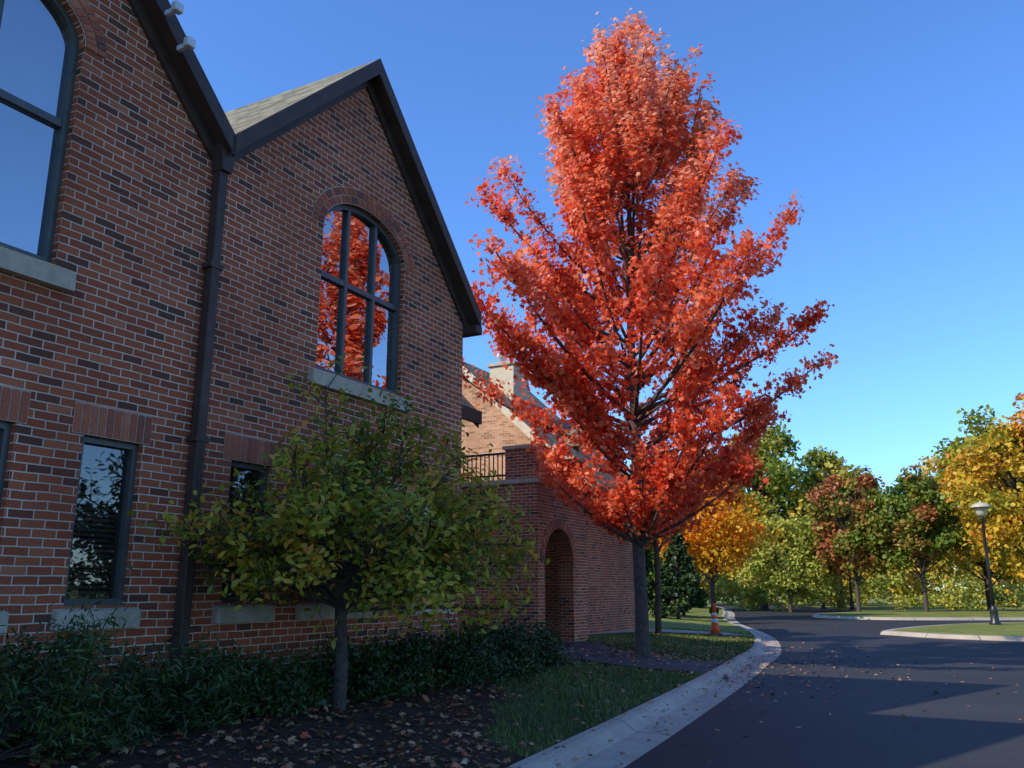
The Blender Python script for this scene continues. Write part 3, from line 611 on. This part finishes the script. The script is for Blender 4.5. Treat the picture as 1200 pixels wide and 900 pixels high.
def shrub(s_,o_,rs,ro,h,n=5200,ls=.07,name='yew_shrub',tm=T_LEAF,bias=0):
    x,y=W(s_,-o_); z=float(hgt(x,y)[0]); e=empty(name,(x,y,z),RZ); tb=Tubes(); C=[];V=[]
    for k in range(80):
        az=random.uniform(0,6.28); ph=random.uniform(.05,1); q=math.sqrt(1-ph*ph*.8); kk=random.uniform(.55,1.0)
        c=np.array((math.cos(az)*q*rs*kk,math.sin(az)*q*ro*kk,ph*h*kk)); tb.add([(0,0,0),tuple(c*.5+np.array((0,0,.03))),tuple(c)],[.012,.008,.003],4)
        m=n//80; d=rng.normal(0,.085,(m,3)); dd=c/np.linalg.norm(c)*rng.uniform(-.15,.14,(m,1)); C.append(c+d+dd); V.append(np.full(m,random.gauss(.45+bias,.2))+rng.normal(0,.15,m))
    tb.build('stems',M_bark,e); C=np.concatenate(C);V=np.concatenate(V); C[:,2]=np.maximum(C[:,2],.02)
    nrm=rng.normal(0,.6,C.shape); nrm[:,2]+=.5; leaves('leaves',C,nrm,ls*rng.uniform(.6,1.4,len(C)),tm,V,M_shrub,e)
T_NEEDLE=np.array([(-.1,-.5,0),(.1,-.5,0),(.13,.2,.03),(0,.75,0),(-.13,.2,.03)])
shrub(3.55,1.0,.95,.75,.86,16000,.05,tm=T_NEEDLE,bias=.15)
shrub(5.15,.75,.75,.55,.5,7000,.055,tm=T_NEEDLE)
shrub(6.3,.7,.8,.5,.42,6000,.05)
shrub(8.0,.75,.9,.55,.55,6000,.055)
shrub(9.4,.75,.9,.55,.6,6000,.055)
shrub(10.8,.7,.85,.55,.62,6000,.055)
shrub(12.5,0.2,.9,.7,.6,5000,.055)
def scatter(n,x0,x1,y0,y1,cond):
    x=rng.uniform(x0,x1,n); y=rng.uniform(y0,y1,n); k=cond(x,y); return x[k],y[k]
PX=[];PY=[]
x,y=scatter(18000,-6,3,3,14,lambda x,y: mulchy(x,y)&(dk(x,y)>.3)&(rng.random(len(x))<.75)); PX.append(x);PY.append(y)
x,y=scatter(6500,-3,9,6,34,lambda x,y:(dk(x,y)>.0)&(toS(x,y)[1]<2)&(rng.random(len(x))<.65)); PX.append(x);PY.append(y)
x,y=scatter(2200,-2,16,4,48,lambda x,y:(dk(x,y)<.7)&(rng.random(len(x))<np.exp(-np.abs(dk(x,y))/1.2)*.6+.02)); PX.append(x);PY.append(y)
ang=rng.uniform(0,6.28,2600); rad=np.abs(rng.normal(0,3.2,2600)); PX.append(mx_+np.cos(ang)*rad); PY.append(my_+np.sin(ang)*rad)
x=np.concatenate(PX); y=np.concatenate(PY); s_,i_=toS(x,y); k=~((i_>-.05)&(s_<11.3)); x=x[k];y=y[k]
z=hgt(x,y)+rng.uniform(.008,.05,len(x)); d_=dk(x,y); z=np.where(d_<.66,.012+np.clip(d_,0,.66)**2*.32,z)
nrm=rng.normal(0,.28,(len(x),3)); nrm[:,2]+=1
leaves('fallen_leaves',np.stack([x,y,z],1),nrm,rng.uniform(.03,.085,len(x)),T_MAPLE,rng.random(len(x)),M_litter)
x,y=scatter(170000,-3,9,5,30,lambda x,y:(dk(x,y)>.72)&(dk(x,y)<9)&~mulchy(x,y)&(toS(x,y)[1]<2.5)&(rng.random(len(x))<np.clip(14/np.maximum(y,6),.25,1)))
def onpath(x,y):
    c=catmull([(.9,21.2),(1.2,19.6),(2.4,17.6),(4.05,17.2)],.3); c2=catmull([(1.6,24.8),(3.2,26.6),(5.3,28.2),(7.3,28.9)],.3)
    d1=np.sqrt(((x[:,None]-c[None,:,0])**2+(y[:,None]-c[None,:,1])**2).min(1)); d2=np.sqrt(((x[:,None]-c2[None,:,0])**2+(y[:,None]-c2[None,:,1])**2).min(1)); return (d1<1.2)|(d2<.7)
k=~onpath(x,y); x=x[k];y=y[k]; z=hgt(x,y); n_=len(x); a=rng.uniform(0,6.28,n_); h=rng.uniform(.03,.075,n_); w=.0055+.00028*y
b0=np.stack([x-np.cos(a)*w,y-np.sin(a)*w,z-.01],1); b1=np.stack([x+np.cos(a)*w,y+np.sin(a)*w,z-.01],1); tp=np.stack([x+rng.normal(0,.02,n_),y+rng.normal(0,.02,n_),z+h],1)
poly_mesh('grass',np.stack([b0,b1,tp],1),rng.random(n_)*.7+.3*(np.sin(x*1.3+y)*.5+.5),M_grassb)
# ------------------------------------------------------------------ street furniture
def lamp(x,y,z,H):
    e=empty('street_lamp',(x,y,z))
    lathe('base',[(.22,0),(.22,.08),(.17,.14),(.15,.55),(.17,.6),(.1,.72),(.075,.8)],M_black,e)
    lathe('post',[(.075,.8),(.065,2.5),(.055,H-.72),(.09,H-.68),(.09,H-.62),(.06,H-.58)],M_black,e,16)
    lathe('lens',[(.11,H-.58),(.2,H-.5),(.24,H-.32),(.24,H-.24)],M_lens,e)
    lathe('cap',[(.36,H-.24),(.40,H-.2),(.36,H-.1),(.2,H-.02),(.04,H+.02),(.04,H+.08),(.01,H+.1)],M_lens,e)
    lathe('cap_rim',[(.405,H-.225),(.415,H-.215),(.405,H-.2)],M_black,e)
lamp(20.1,37,.14,5.05); lamp(24.2,63,.1,5.0); lamp(26,74,.0,4.4)
cz=float(hgt(6.45,28.3)[0]); cone=empty('traffic_cone',(6.45,28.3,cz))
box('base',-.2,.2,-.2,.2,0,.05,M_black,cone,.02)
lathe('body',[(.16,.05),(.13,.2),(.112,.36)],M_orange,cone); lathe('collar_lower',[(.114,.36),(.096,.5)],M_white,cone)
lathe('body_mid',[(.094,.5),(.084,.58)],M_orange,cone); lathe('collar_upper',[(.086,.58),(.072,.68)],M_white,cone); lathe('tip',[(.07,.68),(.05,.9),(.06,.92),(.03,.96)],M_orange,cone)
# ------------------------------------------------------------------ light, sky, camera
EL=37; AZ=-116
w=bpy.data.worlds.new('World'); scene.world=w; w.use_nodes=True; nt=w.node_tree; nt.nodes.clear()
o=nt.nodes.new('ShaderNodeOutputWorld'); bg=nt.nodes.new('ShaderNodeBackground'); sk=nt.nodes.new('ShaderNodeTexSky'); sk.sky_type='NISHITA'; sk.sun_disc=False
sk.sun_elevation=R(EL); sk.sun_rotation=R(AZ%360); sk.altitude=100; sk.air_density=1.15; sk.dust_density=.2; sk.ozone_density=1.6
tint=nt.nodes.new('ShaderNodeMix'); tint.data_type='RGBA'; tint.blend_type='MULTIPLY'; tint.inputs['Factor'].default_value=1; tint.inputs['B'].default_value=(.68,1.10,1.75,1)
bg.inputs['Strength'].default_value=.15; nt.links.new(sk.outputs[0],tint.inputs['A']); nt.links.new(tint.outputs['Result'],bg.inputs[0]); nt.links.new(bg.outputs[0],o.inputs[0])
sd=Vector((math.sin(R(AZ))*math.cos(R(EL)),math.cos(R(AZ))*math.cos(R(EL)),math.sin(R(EL))))
ld=bpy.data.lights.new('sun','SUN'); ld.energy=5; ld.angle=R(.5); ld.color=(1,.92,.80); lo=bpy.data.objects.new('sun',ld); col.objects.link(lo); lo.rotation_euler=sd.to_track_quat('Z','Y').to_euler(); lo.location=sd*50
cd=bpy.data.cameras.new('camera'); cd.sensor_width=36; cd.lens=30.15; cd.clip_end=3000; cd.clip_start=.05
co=bpy.data.objects.new('camera',cd); col.objects.link(co); co.location=(0,0,1.6); co.rotation_euler=(R(90+13.43),0,0); scene.camera=co
